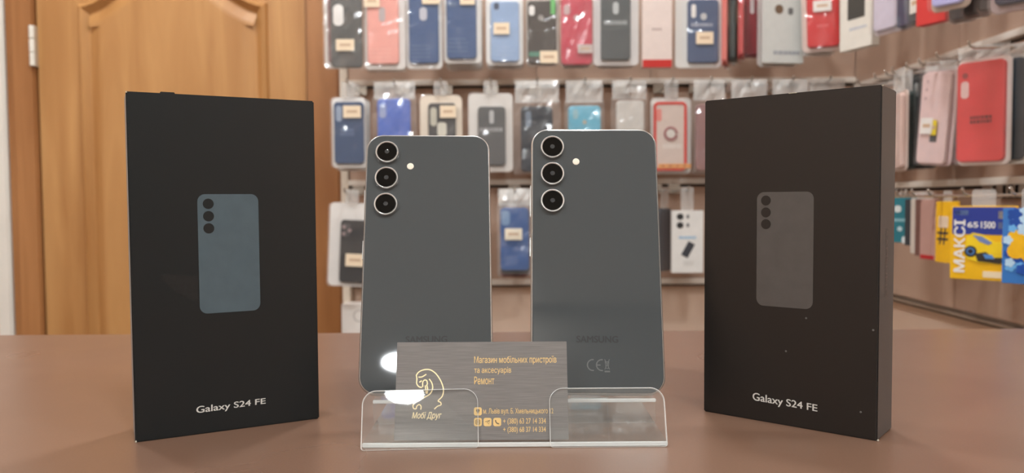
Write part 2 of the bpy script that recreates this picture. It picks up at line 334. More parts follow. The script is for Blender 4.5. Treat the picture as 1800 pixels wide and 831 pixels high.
# ================================================================== the two phones
glassm = mat((68, 73, 75), .5, 0, var=.02, scale=3, coat=1., spec=.1)
framem = mat((196, 196, 194), .32, .85, var=.03)
darkfr = mat((60, 62, 62), .3, .8, var=.03)
blackg = mat((9, 11, 12), .06, 0, var=.02, spec=.3)
ringm = mat((222, 224, 224), .25, .9, var=.02)
phone_ink = mat((34, 37, 38), .5, var=.02); mark_ink = mat((96, 100, 99), .4, var=.02)
flashm = mat((240, 232, 215), .3, var=.05, scale=900)
corem = mat((52, 58, 62), .1, 0, var=.2, scale=700, coat=1.)
PW, PL, PT = .0773, .162, .008
def arcs(cx, cz, r, a0, a1, n=14): return [(cx+r*math.cos(math.radians(a0+(a1-a0)*i/n)), cz+r*math.sin(math.radians(a0+(a1-a0)*i/n))) for i in range(n+1)]
def phone(M, label):
    R = empty('smartphone', M); tag(R, label, 'phone', 'two graphite phones on the clear stand')
    h = PW/2
    # frame: rounded metal band
    fr = bmesh.new(); rings = []
    for ins, y in ((.0009, .0001), (.0002, .0008), (0, .002), (0, .006), (.0001, .0069), (.0006, .0077)):
        rings.append([(p[0], y, p[1]) for p in outline(-h+ins, ins, h-ins, PL-ins, .0105-ins, 10)])
    loft(fr, rings); f = obj('frame', fr, framem, R, True)
    for s, zz in ((-1, PL-.018), (1, PL-.018), (-1, .018), (1, .018)):
        boxo('antenna_line', (s*h-.00004, .0014, zz), (s*h+.00004, .0066, zz+.0011), darkfr, f)
    bm = bmesh.new(); rings = []
    for ins, y in ((.0010, .0006), (.0010, .0001), (.0012, -.00005), (.0017, -.0001)):
        rings.append([(p[0], y, p[1]) for p in outline(-h+ins, ins, h-ins, PL-ins, .0105-ins, 10)])
    loft(bm, rings); obj('back_glass', bm, glassm, R)
    slabo('screen', (-h+.0009, .0009, h-.0009, PL-.0009), .0098, .0076, .008, blackg, R)
    for k in range(3):
        cxx, cz = -h+.0131, PL-.0126-.01725*k
        bm = bmesh.new(); disc(bm, cxx, cz, ((.0062, -.0021), (.0066, -.0024), (.00695, -.0024), (.00725, -.0019), (.0073, .0)), 48)
        rg = obj('camera_ring', bm, ringm, R)
        for p in rg.data.polygons: p.use_smooth = False
        bm = bmesh.new(); disc(bm, cxx, cz, ((.0061, -.00225), (.0062, -.0020)), 40); obj('lens_glass', bm, blackg, rg)
        bm = bmesh.new(); disc(bm, cxx, cz, ((.0012, -.0024), (.0015, -.0022)), 24); obj('lens_core', bm, corem, rg)
    bm = bmesh.new(); disc(bm, -h+.0276, PL-.0216, ((.0015, -.00035), (.0021, -.0001), (.0021, 0)), 24); obj('flash', bm, flashm, R)
    boxo('volume_button', (-h-.0006, .0028, PL-.056), (-h+.0004, .0052, PL-.036), framem, R, .0003)
    boxo('power_button', (-h-.0006, .0028, PL-.081), (-h+.0004, .0052, PL-.069), framem, R, .0003)
    text('SAMSUNG', (-.0121, .0296, .0121, .0336), -.00018, phone_ink, R, bold=.03)
    bm = bmesh.new(); y0, y1 = -.0002, -.0001
    ribbon(bm, arcs(-.0028, .0168, .0031, 80, 280), .0007, y0, y1); ribbon(bm, arcs(.0024, .0168, .0031, 80, 280), .0007, y0, y1); ribbon(bm, [(-.0006, .0168), (.0016, .0168)], .0007, y0, y1)
    obj('conformity_mark', bm, mark_ink, R)
    bm = bmesh.new()
    for a, b in (((.0040, .0201), (.0068, .0143)), ((.0068, .0201), (.0040, .0143)), ((.0040, .0187), (.0066, .0187)), ((.0043, .0187), (.0048, .0149)), ((.0064, .0187), (.0060, .0149)), ((.0048, .0149), (.0060, .0149))):
        ribbon(bm, [a, b], .0004, y0, y1)
    ribbon(bm, [(.0038, .0132), (.0070, .0132)], .0009, y0, y1); obj('bin_mark', bm, mark_ink, R)
    return R
phone(place(-.04964, .44645, .0203, .0676, .3522, -.0064), 'graphite phone on the clear stand with a round lamp glare at its foot')
phone(place(.04847, .44526, .0197, -.015, .2979, -.011), 'graphite phone on the clear stand, its small marks clear of the business card')

# ================================================================== the two phone boxes
BW, BH, BD = .1002, .190, .0303
inkl = mat((205, 205, 200), .45, var=.02)
def phone_box(M, lx, label, pr, tx, facecol, prcol, lens):
    """front face on local y = 0, u from lx to lx + BW"""
    R = empty('phone_box', M); tag(R, label, 'box', 'two black phone boxes')
    fm = mat(facecol, .36, var=.05, scale=25, spec=.5)
    for n_ in fm.node_tree.nodes:
        if n_.type == 'BSDF_PRINCIPLED': n_.inputs['Sheen Weight'].default_value = .18; n_.inputs['Sheen Roughness'].default_value = .35
    bm = bmesh.new(); box(bm, (lx, .0, .0), (lx+BW, BD, BH), .0007); obj('carton', bm, fm, R)
    g = bmesh.new(); box(g, (lx+.0007, BD*.62, BH-.0001), (lx+BW-.0007, BD*.62+.0004, BH+.00008)); obj('lid_seam', g, darkm, R)
    q = [hitF(*p, M) for p in pr]                           # tl, tr, br, bl of the printed phone
    u0 = (q[0][0]+q[3][0])/2; u1 = (q[1][0]+q[2][0])/2; v1 = (q[0][1]+q[1][1])/2; v0 = (q[2][1]+q[3][1])/2
    pm = mat(prcol, .4, var=.06, scale=120)
    po = slabo('phone_print', (u0, v0, u1, v1), .0042, -.00012, .0001, pm, R, n=8)
    for c in lens:
        a = hitF(*c, M); b = bmesh.new(); disc(b, a[0], a[1], ((.0029, -.0002), (.0029, -.0001)), 24); obj('lens_print', b, fm, po)
    text('Galaxy S24 FE', None, -.0001, inkl, R, bold=.016, quad=[hitF(*p, M) for p in tx])
    return R
LB = place(-.20571, .42494, 0, .4765); RB = place(.19524, .41899, 0, -.6798)
lb = phone_box(LB, 0, 'black phone box with bluish grey phone print and smudge, standing by the wooden door', [(348, 341), (454.5, 341), (457, 545.5), (350, 551)], [(345, 730), (467, 712), (467, 699), (345, 714)],
          (15, 23, 26), (76, 92, 100), [(366, 358), (366.5, 379.8), (367, 401.2)])  # bluish tint of face and print: light of the surroundings put into the colour
rb = phone_box(RB, -BW, 'black phone box with warm grey phone print, its narrow side showing, before the red case', [(1330, 337), (1429.5, 337), (1430, 544), (1330.5, 536)], [(1323, 707), (1437, 727), (1437, 711), (1323, 689)],
          (20, 18, 17), (80, 77, 75), [(1346.5, 352.3), (1346.5, 373.2), (1346.5, 393.8)])  # same black product; its warm tint is painted-in light from the surroundings
# smudge beside the print of one box, lift tab on its top, worn corners, printed name on the narrow side of the other
def uvl(M, pts): return [hitF(*p, M) for p in pts]
def flat(name, pts, y0, y1, m, parent):
    bm = bmesh.new(); loft(bm, [[(p[0], y0, p[1]) for p in pts], [(p[0], y1, p[1]) for p in pts]]); return obj(name, bm, m, parent)
flat('smudge', uvl(LB, [(281, 484), (292, 481), (320, 483), (348, 486), (349, 535), (338, 524), (318, 520), (300, 506)]), -.00008, .0001, mat((16, 19, 20), .5, var=.4, scale=500), lb)
boxo('lift_tab', (.017, .003, BH-.0005), (.0245, .0045, BH+.0011), mat((22, 22, 22), .5), lb, .0003)
worn = mat((200, 196, 180), .8, var=.3, scale=900)
for M, P, x in ((LB, lb, 0), (RB, rb, 0)):
    for (a, b) in (((x-.0001, -.0001, .0), (x+.0009, .0009, .0011)), ((x-.0001, -.0001, BH-.0008), (x+.0007, .0008, BH+.0001))):
        boxo('worn_corner', a, b, worn, P, .0003)
for p in ((1381.5, 617), (1417, 559), (1513, 724), (1535, 580)):
    a = hitF(*p, RB); b = bmesh.new(); disc(b, a[0], a[1], ((.0005, -.0001), (.0006, .0)), 10); obj('scuff', b, mat((95, 95, 92), .7), rb)
a = hitF(1393, 166, RB); boxo('worn_edge', (a[0]-.0022, -.0001, BH-.0003), (a[0]+.0022, .0008, BH+.0001), worn, rb, .0001)
sl = text('SAMSUNG', (.0115, .0765, .0158, .1130), 0, mat((78, 72, 70), .3, var=.02), rb, rot=-90, bold=.01)
sl.rotation_euler = (0, 0, math.pi/2); sl.location = (.0001, 0, 0)

# ================================================================== clear stand and business card
acr = clear('acrylic', (.98, .99, .99), .015, .035, 1.49, hazecol=(.85, .87, .86)); acre = clear('acrylic_edge', (.9, .93, .92), .12, .6, 1.49, hazecol=(.97, .99, .98))
st = empty('acrylic_stand', Matrix.Translation((0, 0, 0)) ); tag(st, 'clear acrylic stand with two rounded front lips holding phones and card', 'stand')
TH = .0026; LIPL = .375
for x0, x1 in ((-.0800, -.0182), (.0194, .0815)):
    l = slabo('front_lip', (x0, .0, x1, .0312), (.0018, .0018, .0075, .0075), 0, TH, (acr, acre), st, .0003, 8, mi_side=1)
    yw = .064 if x0 < 0 else 0                               # turn made up for one lip, so the ceiling lamp glares in it
    l.matrix_local = Matrix.Translation((-.049 if yw else 0, .4096 if yw else .4112, .0002)) @ Matrix.Rotation(yw, 4, 'Z') @ Matrix.Rotation(-LIPL, 4, 'X') @ Matrix.Translation((.049 if yw else 0, 0, 0))
boxo('base_plate', (-.0800, .4142, .0), (.0815, .505, TH), acr, st, .0003)
X0, X1 = -.0800, .0815
boxo('base_edge', (X0, .4128, .0002), (X1, .4141, TH-.0001), acre, st, .0003)
boxo('riser', (X0, .4475, TH+.0001), (X1, .4501, .0149), acr, st, .0003)
boxo('ledge', (X0, .4475, .0150), (X1, .4575, .0172), (acr, ), st, .0003)
boxo('ledge_edge', (X0, .4462, .0151), (X1, .4474, .0171), acre, st, .0003)
for x, ln, dy, yw in ((-.0496, .3522, .4575, .0676), (.0485, .2979, .4568, -.015)):
    b = slabo('back_rest', (-.026, 0, .026, .075), (.001, .001, .008, .008), 0, TH, (acr, acre), st, .0003, 8, mi_side=1)
    b.matrix_local = place(x, dy+.0005, .0176, yw, ln)
    s = slabo('rear_strut', (-.012, 0, .012, .056), .001, 0, TH, (acr, acre), st, .0003, 4, mi_side=1)
    s.matrix_local = place(x, .5, TH+.0001, yw, -.42)

CW, CH = .0930, .0522; CM = place(-.0170, .4158, .0031, -.004, .300)
cardm = bpy.data.materials.new('card'); cardm.use_nodes = True
nt = cardm.node_tree; b = nt.nodes['Principled BSDF']; tc = nt.nodes.new('ShaderNodeTexCoord'); mp = nt.nodes.new('ShaderNodeMapping'); mp.inputs['Scale'].default_value = (60, 60, 2600)
nz = nt.nodes.new('ShaderNodeTexNoise'); nz.inputs['Scale'].default_value = 1; nz.inputs['Detail'].default_value = 4; cr = nt.nodes.new('ShaderNodeValToRGB')
cr.color_ramp.elements[0].position = .3; cr.color_ramp.elements[1].position = .7; cr.color_ramp.elements[0].color = lin((104, 101, 98)) + (1,); cr.color_ramp.elements[1].color = lin((126, 122, 119)) + (1,)
nt.links.new(tc.outputs['Object'], mp.inputs[0]); nt.links.new(mp.outputs[0], nz.inputs['Vector']); nt.links.new(nz.outputs['Fac'], cr.inputs[0]); nt.links.new(cr.outputs[0], b.inputs['Base Color']); b.inputs['Roughness'].default_value = .45
gold = mat((222, 190, 128), .42, .35, var=.05, scale=300); goldb = mat((250, 232, 185), .3, .35, var=.05, scale=300)
cd_ = empty('business_card', CM); tag(cd_, 'grey brown business card with gold lettering and animal emblem in the clear stand', 'card')
slabo('card_sheet', (-CW/2, 0, CW/2, CH), .0003, 0, .0004, cardm, cd_, n=2)
def cuv(p): return hitF(p[0], p[1], CM)
def crect(x0, y0, x1, y1): a = cuv((x0, y1)); c = cuv((x1, y0)); return (a[0], a[1], c[0], c[1])
for t_, r_, bo in (('Магазин мобільних пристроїв', (833.5, 625, 978, 641), .008), ('та аксесуарів', (833.5, 644.5, 898.5, 658), .008), ('Ремонт', (833.5, 661.5, 869, 675.5), .008),
                   ('м. Львів вул. Б. Хмельницького 12', (849.5, 716.5, 972.5, 729.5), .008), ('+ (380) 63 27 14 334', (884.5, 734.5, 959.5, 747.5), .008), ('+ (380) 68 37 14 334', (884.5, 749.5, 959.5, 762), .008)):
    text(t_, crect(*r_), -.0001, gold, cd_, bold=bo)
text('Мобі Друг', crect(724, 723.5, 776.5, 738.5), -.0001, goldb, cd_, bold=.018, shear=.25)
def zc(p): return cuv((680+p[0]/3.957, 590+p[1]/3.957))
em = bmesh.new()
for L in ([(205, 275), (222, 252), (258, 236), (300, 236), (338, 260), (368, 300), (388, 345), (394, 385), (384, 422), (357, 452), (374, 463), (376, 480), (352, 490), (330, 510)],
          [(205, 272), (209, 300), (208, 332), (224, 354), (245, 358)], [(220, 287), (245, 285), (275, 267)], [(226, 323), (243, 312)],
          [(250, 356), (250, 322), (262, 308), (277, 311), (282, 332), (276, 346)], [(267, 345), (271, 375), (275, 402)], [(279, 345), (284, 372), (279, 403)],
          [(295, 300), (314, 330), (318, 368), (300, 404), (258, 430), (205, 460), (183, 482), (186, 504), (203, 507), (208, 490), (225, 478), (238, 490), (236, 513)]):
    ribbon(em, [zc(p) for p in smoothline(L)], .00062, -.00016, -.00005)
obj('emblem', em, goldb, cd_)
for k, (x0, y0, x1, y1) in enumerate(((833, 715.5, 847, 730), (833, 734, 847, 749), (850, 734, 864, 749), (867, 734, 881, 749))):
    r = crect(x0, y0, x1, y1); ic = slabo('icon', r, .0011, -.00012, -.00001, gold, cd_)
    mx, mz = (r[0]+r[2])/2, (r[1]+r[3])/2; ik = mat((104, 92, 74), .5); g = bmesh.new()
    if k == 0:
        loft(g, [[(mx+x, y, mz+z) for x, z in [(0, -.0014), (.0010, .0004), (.0007, .0011), (0, .0014), (-.0007, .0011), (-.0010, .0004)]] for y in (-.0002, -.0001)])
    elif k == 1:
        ribbon(g, outline(mx-.0011, mz-.0011, mx+.0011, mz+.0011, .0005, 4), .0003, -.0002, -.0001, True); ribbon(g, arcs(mx, mz, .0005, 0, 345), .0003, -.0002, -.0001)
    elif k == 2:
        ribbon(g, [(mx-.0013, mz+.0001), (mx+.0013, mz+.0010), (mx+.0006, mz-.0011), (mx-.0003, mz-.0003), (mx+.0010, mz+.0008)], .0003, -.0002, -.0001)
    else:
        ribbon(g, arcs(mx+.0009, mz+.0009, .0018, 175, 275), .0006, -.0002, -.0001)
    obj('icon_glyph', g, ik, ic)

# ================================================================== merchandise on the display walls
coverm = clear('cover', (.995, .995, .995), .06, .03, 1.45, bump=.010, bscale=14, hazecol=(.95, .95, .95), boost=1.)
bagm = clear('bag', (.995, .995, .995), .10, .05, 1.5, hazecol=(.95, .95, .95), boost=1.3)
headm = clear('header', (.98, .98, .98), .12, .45, 1.5, hazecol=(.95, .95, .93), boost=1.5); tabm = clear('tab', (.97, .97, .97), .1, .22, 1.5, hazecol=(.95, .95, .93), boost=1.5)
paperm = mat((238, 218, 190), .6, var=.03); inkm = mat((150, 120, 90), .6)
PALE = (236, 233, 229)
def crinkle(bm, u0, v0, u1, v1, y, amp, nu=9, nv=14, seed=0):
    g = []
    for j in range(nv+1):
        row = []
        for i in range(nu+1):
            s, t = i/nu, j/nv; e = min(s, 1-s, t, 1-t)
            d = noise.noise(Vector((s*3.1+seed*7.3, t*5.3, seed*1.7)))*amp*2 + noise.noise(Vector((s*9+seed, t*11, 3.)))*amp*.7
            row.append(bm.verts.new((u0+s*(u1-u0)+(0 if 0 < i < nu else noise.noise(Vector((t*8, seed, i)))*.002), y+d*min(1, e*6)-.0015*min(1, e*8), v0+t*(v1-v0))))
        g.append(row)
    for j in range(nv):
        for i in range(nu): bm.faces.new((g[j][i], g[j][i+1], g[j+1][i+1], g[j+1][i]))
SEED = [0]
def pkg(label, rect, style, col=None, case=None, cuts=(), stick=(), prints=(), Y=1.745, X=None, yaw=0, roll=0, ws=1., t=.016, tray=PALE, group=None, name=None, cat='phone case', topz=None, rough=.45, extra=None, rc=.010):
    """one hanging package. rect/case/cuts in photo pixels of its front; converted to metres at its own distance; ws undoes foreshortening"""
    SEED[0] += 1; x0, y0, x1, y1 = rect; mx = (x0+x1)/2
    base = hitY(mx, y1, Y) if X is None else hitX(mx, y1, X)
    k = (base-CAM).dot(fw)/FPX
    R = empty(name or {'box': 'packaged_phone_case', 'bag': 'bagged_phone_case', 'card': 'carton_pack'}[style], place(base.x, base.y, base.z, yaw, 0, roll))
    tag(R, label, cat, group)
    def cv(q): return ((q[0]-mx)*k*ws, (y1-q[3])*k, (q[2]-mx)*k*ws, (y1-q[1])*k)
    full = cv(rect); f = -t/2
    if style == 'card':
        slabo('carton', full, .0015, f, t/2, mat(col, rough, var=.03), R, .0006, 3); cf = f
    else:
        if style == 'box':
            slabo('tray', (full[0]+.0012, .0012, full[2]-.0012, full[3]-.0012), rc, t/2-.004, t/2-.0006, mat(tray, .5, var=.02), R, .0008, 5)
        cq = cv(case or rect); cf = f+.003
        co = slabo('case', cq, .008 if style == 'box' else .009, cf, t/2-.0042, mat(col, rough, var=.04), R, .0022, 6)
    for c in cuts:
        q = cv(c[:4]); rr = (c[4] if len(c) > 4 else .45)*min(q[2]-q[0], q[3]-q[1]); cc = c[5] if len(c) > 5 else PALE; nm = c[6] if len(c) > 6 else 'camera_opening'
        slabo(nm, q, rr, cf-.0005, cf+.0006, mat(cc, .5, var=.03), R, 0, 6)
    for c in prints:
        q = cv(c[:4]); cc = c[4]; rows = c[5] if len(c) > 5 else 1; bm = bmesh.new(); h = (q[3]-q[1])/rows; rnd = random.Random(SEED[0])
        for r_ in range(rows):
            u = q[0]; q = (q[0], q[1], cv(c[:4])[2]-(rnd.uniform(0, .3)*(cv(c[:4])[2]-q[0]) if rows > 2 else 0), q[3])
            while u < q[2]-.001:
                wd = rnd.uniform(.0015, .005); z = q[1]+h*r_; box(bm, (u, cf-.0004, z+h*(.3 if rows > 2 else .12)), (min(u+wd, q[2]), cf+.0002, z+h*(.65 if rows > 2 else .88))); u += wd+.0014
        obj('faint_print', bm, mat(cc, .5), R)
    if extra: extra(R, cv, cf)
    if style == 'box':
        slabo('cover', full, rc, f, t/2, coverm, R, .0025, 5)
    if style == 'bag':
        bm = bmesh.new(); crinkle(bm, full[0], 0, full[2], full[3], f-.001, .0035, 10, 15, SEED[0]); obj('bag_film', bm, bagm, R)
        bm = bmesh.new(); crinkle(bm, full[0], 0, full[2], full[3], t/2, .001, 3, 4, SEED[0]+.5); obj('bag_back', bm, bagm, R)
    for c in stick:
        q = cv(c[:4]); so = slabo('price_sticker', q, .0012, f-.0022 if style == 'bag' else f-.0006, f-.0018 if style == 'bag' else f-.0001, mat(c[4], .6, var=.03) if len(c) > 4 else paperm, R, 0, 3)
        hh = (q[3]-q[1]); yy = (f-.0024 if style == 'bag' else f-.0008)
        boxo('price_print', (q[0]*.8+q[2]*.2, yy, q[1]+hh*.4), (q[0]*.2+q[2]*.8, yy+.0004, q[1]+hh*.62), mat((205, 175, 145), .6), so)
    if topz:                                                # hanging strip up to the hook
        um = (full[0]+full[2])/2; wd = min(.03, (full[2]-full[0])*.4)
        if style == 'bag' or group == GR2:
            bm = bmesh.new(); crinkle(bm, full[0]*.92, full[3]-.004, full[2]*.92, topz-base.z+.007, 0, .004, 8, 3, SEED[0]+2.2); obj('bag_header', bm, headm, R)
        else:
            slabo('hang_tab', (um-wd/2, full[3]-.002, um+wd/2, topz-base.z+.008), .004, -.0005, .0005, tabm, R, 0, 4)
    return R
chrome = mat((215, 215, 212), .16, 1., var=.02); capm = mat((238, 238, 235), .3, var=.02)
def hook(x, z, wall='back', reach=.16, y=None, holds=''):
    """chrome peg hook clipped to a rail"""
    if wall == 'back': M = Matrix.Translation((x, YB-.006, z))
    else: M = Matrix.Translation((XW-.006, y, z)) @ Matrix.Rotation(-math.pi/2, 4, 'Z')
    R = empty('peg_hook', M)
    tag(R, 'chrome peg hook holding the ' + holds, 'hook', 'hooks of the back wall' if wall == 'back' else 'hooks of the side wall')
    bm = bmesh.new(); tube(bm, [(0, 0, 0), (0, -reach*.5, 0), (0, -reach+.008, 0), (0, -reach+.002, .003), (0, -reach, .009), (0, -reach-.0003, .0105)], .0022, 8); obj('prong', bm, chrome, R, True)
    bm = bmesh.new(); box(bm, (-.014, -.0035, -.004), (.014, 0, .018), .001); obj('back_plate', bm, chrome, R)
HZ1 = zr[1]-.022; HZ2 = zr[2]-.018; HZ3 = zr[3]-.018; HR1, HR2, HR3 = HZ1-RDZ, HZ2-RDZ-.008, HZ3-RDZ        # hook heights of the three rows
GR1, GR2, GR3 = 'packages hanging in the top row of the side wall', 'packages hanging in the middle row of the side wall', 'packages hanging in the bottom row of the side wall'
G1, G2, G3 = 'packages hanging in the top row of the back wall', 'packages hanging in the middle row of the back wall', 'packages hanging in the bottom row of the back wall'
NAVY, NAVY2, DG = (62, 88, 132), (52, 76, 112), (84, 88, 88)
Wt = (226, 226, 222)
def behind(n, rect, short, cols, hz, grp, dy=.02, dx=0, Y=1.745, style='box'):
    for i in range(n):
        a = 1-(i+1)*dy/Y
        q = [900+(rect[0]-900)*a+dx*(i+1), 354+(rect[1]-354)*a, 900+(rect[2]-900)*a+dx*(i+1), 354+(rect[3]-354)*a]
        w_ = q[2]-q[0]
        pkg(('packaged case hanging right behind the %s' if i == 0 else 'rearmost packaged case of the stack behind the %s') % short, q, style, cols[i], (q[0]+w_*.12, q[1]+8, q[2]-w_*.12, q[3]-9), Y=Y+dy*(i+1), topz=hz, group=grp)
# ---- top row, back wall (their upper ends leave the picture)
T = -24
pkg('bagged black phone case with pale camera opening and low price sticker, next to the door', (571, T, 640, 122), 'bag', (80, 80, 78), (583, T+5, 638, 119), [(588, 10, 606, 47)], [(593, 71, 625, 91)], topz=HZ1, group=G1)
behind(1, (566, T, 634, 118), 'bagged black case next to the door', [(110, 30, 45)], HZ1, G1, Y=1.76)
pkg('salmon pink phone case in a clear box', (640, T, 714, 123), 'box', (236, 166, 154), (647, T+6, 702, 113), [(668, 15, 679, 40, .45, (190, 176, 176))], [(643, -6, 670, 15)], [(648, 84, 692, 104, (240, 182, 170), 3)], topz=HZ1, group=G1)
behind(1, (640, T, 714, 123), 'salmon pink case', [(200, 190, 185)], HZ1, G1)
pkg('navy phone case with a long oval camera opening in a clear box', (714, T, 779, 122), 'box', NAVY, (720, T+6, 772, 112), [(739, 15, 752, 38, .48, (196, 196, 206))], [(744, -8, 775, 10)], [(723, 78, 765, 104, (96, 118, 156), 4)], topz=HZ1, group=G1)
pkg('navy phone case in a clear box with a strong glare, second of two navy ones', (780, T, 848, 112), 'box', NAVY, (786, T+6, 838, 104), [(790, 5, 804, 13, .45, (90, 108, 140))], [(810, -9, 836, 11)], [(788, 66, 834, 94, (96, 118, 156), 4)], topz=HZ1, group=G1)
behind(2, (780, T, 848, 116), 'glaring navy case', [(190, 180, 175), (150, 120, 110)], HZ1, G1, dy=.03)
pkg('pale blue phone case with a small camera and price sticker in a clear box', (854, T, 921, 115), 'box', (150, 174, 208), (863, 4, 913, 109), [(869, 7, 878, 19, .4, (70, 80, 100))], [(868, 42, 896, 62)], [(872, 80, 906, 100, (166, 186, 214), 3)], topz=HZ1, group=G1)
behind(1, (854, T, 921, 118), 'pale blue case', [(40, 44, 60)], HZ1, G1, dy=.03)
pkg('dark brown phone case with green edging and fingerprint hole', (924, T, 983, 117), 'box', (74, 66, 60), (928, 3, 978, 112), [(930, 12, 940, 29), (946, 28, 956, 38, .5, (150, 145, 140), 'fingerprint_hole'), (968, T, 976, 27, .1, (110, 190, 110), 'green_flap'), (930, 92, 950, 100, .2, (90, 140, 120), 'green_flap')], [(949, 91, 980, 112)], topz=HZ1, group=G1, tray=(196, 186, 176))
pkg('raspberry red bagged phone case with glints and a grey price sticker', (984, T, 1043, 116), 'bag', (198, 62, 82), (986, -2, 1041, 114), [(991, 10, 1002, 28, .45, (200, 170, 170)), (1008, 28, 1020, 38, .5, (205, 175, 175), 'fingerprint_hole')], [(1015, 80, 1041, 95, (205, 190, 185))], topz=HZ1, group=G1)
behind(1, (988, T, 1040, 118), 'raspberry red case', [(60, 62, 84)], HZ1, G1)
pkg('dark grey phone case with a pale word, beside the pinkish red footed carton', (1042, T, 1124, 116), 'box', DG, (1056, -14, 1108, 106), [(1077, 6, 1087, 27, .48, (190, 194, 194))], (), [(1061, 37, 1102, 46, (165, 170, 170))], topz=HZ1, group=G1, tray=(222, 218, 216))
behind(1, (1050, T, 1118, 118), 'dark grey case of the top row', [(90, 92, 92)], HZ1, G1)
pkg('pale pinkish carton sleeve with a red band at its foot', (1128, T, 1180, 120), 'card', (228, 212, 205), cuts=[(1128.5, 106, 1179.5, 119.5, .05, (196, 40, 32), 'red_band')], prints=[(1145, 51, 1162, 56, (170, 150, 146))], topz=HZ1, group=G1, cat='carton', rough=.25)
pkg('navy phone case with ring hole, pale word and price sticker in a wide white box', (1186, T, 1270, 120), 'box', (74, 90, 122), (1208, 1, 1262, 111), [(1214, 10, 1222, 33), (1230, 25, 1241, 37, .5, (200, 200, 200), 'fingerprint_hole')], [(1222, 58, 1252, 79)], [(1214, 42, 1252, 49, (170, 176, 190))], topz=HZ1, group=G1, tray=(226, 224, 220))
for nm, px, b_, c_, yw, dz in (('coral pink phone case package turned edge on', 1277, 119, (226, 120, 110), 1.2, 0), ('dark green phone case package turned edge on', 1291, 113, (40, 58, 58), 1.2, .01), ('thin red phone case package turned edge on', 1304, 108, (200, 70, 70), 1.25, .0)):
    pkg(nm, (px-32, T, px+32, b_), 'box', c_, (px-30, T+4, px+30, b_-5), Y=1.76+dz, yaw=yw, ws=1., t=.014, topz=HZ1, group=G1, tray=c_)
pkg('deep red glossy phone case package beside the light grey carton', (1306, T, 1338, 102), 'box', (150, 34, 44), (1308, T+5, 1334, 97), [(1317, -5, 1324, 26, .45, (225, 215, 215))], Y=1.79, topz=HZ1, group=G1, tray=(150, 60, 60))
pkg('light grey printed carton with a camera picture', (1336, T, 1411, 112), 'card', (208, 210, 206), cuts=[(1358, 11, 1373, 27, .5, (110, 88, 68), 'camera_print'), (1382, 16, 1391, 28, .4, (110, 110, 110), 'camera_print')], prints=[(1356, 90, 1405, 98, (150, 155, 165))], topz=HZ1, group=G1, cat='carton', yaw=.12)
behind(1, (1336, T, 1408, 115), 'light grey camera carton', [(200, 200, 200)], HZ1, G1)
pkg('bright red phone case with a white sticker, hanging by the room corner', (1412, T-8, 1478, 91), 'box', (208, 32, 34), (1421, T, 1474, 83), (), [(1431, 3, 1461, 22, (232, 226, 220))], [(1437, 43, 1458, 50, (226, 100, 98))], Y=1.70, yaw=-.25, roll=.03, topz=HZ1, group=G1, tray=(220, 200, 190))
behind(1, (1414, T, 1474, 96), 'bright red case by the room corner', [(30, 30, 32)], HZ1, G1, Y=1.72)
# ---- middle row, back wall
pkg('navy phone case with a price sticker in a clear box over the door edge', (583, 171, 645, 296), 'box', NAVY2, (589, 180, 641, 288), [(593, 187, 603, 214, .45, (150, 164, 186))], [(606, 187, 637, 208)], [(600, 226, 625, 240, (90, 110, 145), 2)], topz=HZ2, group=G2)
behind(1, (586, 172, 648, 300), 'navy case over the door edge', [(90, 70, 60)], HZ2, G2, dy=.03)
pkg('royal blue bagged phone case behind the phone with the lamp glare', (656, 172, 734, 300), 'bag', (86, 116, 200), (665, 175, 723, 292), [(669, 184, 681, 208, .4, (150, 165, 205))], topz=HZ2, group=G2)
pkg('cream framed pouch with a dark phone case and sticker inside', (738, 167, 814, 302), 'box', (74, 72, 72), (754, 182, 802, 290), [(758, 190, 769, 222, .45, (196, 192, 176)), (770, 216, 786, 240, .3, (214, 210, 196), 'paper_slip')], [(775, 187, 803, 208)], topz=HZ2, group=G2, tray=(236, 222, 204), rc=.014)
pkg('dark grey phone case with a pale word, beside the cream framed pouch', (823, 164, 903, 303), 'box', (92, 92, 92), (841, 188, 889, 291), [(861, 195, 869, 218, .48, (186, 186, 186))], (), [(844, 224, 884, 233, (160, 160, 160))], topz=HZ2, group=G2, tray=(222, 217, 212))
pkg('black bagged phone case with silvery folds', (903, 178, 986, 306), 'bag', (38, 46, 56), (916, 188, 972, 302), [(924, 196, 934, 224, .45, (120, 134, 150))], topz=HZ2, group=G2)
pkg('sky blue bagged phone case', (992, 178, 1062, 300), 'bag', (112, 186, 212), (999, 187, 1056, 294), [(1007, 193, 1016, 210, .45, (150, 190, 200)), (1024, 212, 1031, 219, .5, (190, 180, 160), 'fingerprint_hole')], topz=HZ2, group=G2)
pkg('white frosted bagged phone case', (1074, 172, 1138, 302), 'bag', (208, 204, 198), (1083, 178, 1132, 296), topz=HZ2, group=G2)
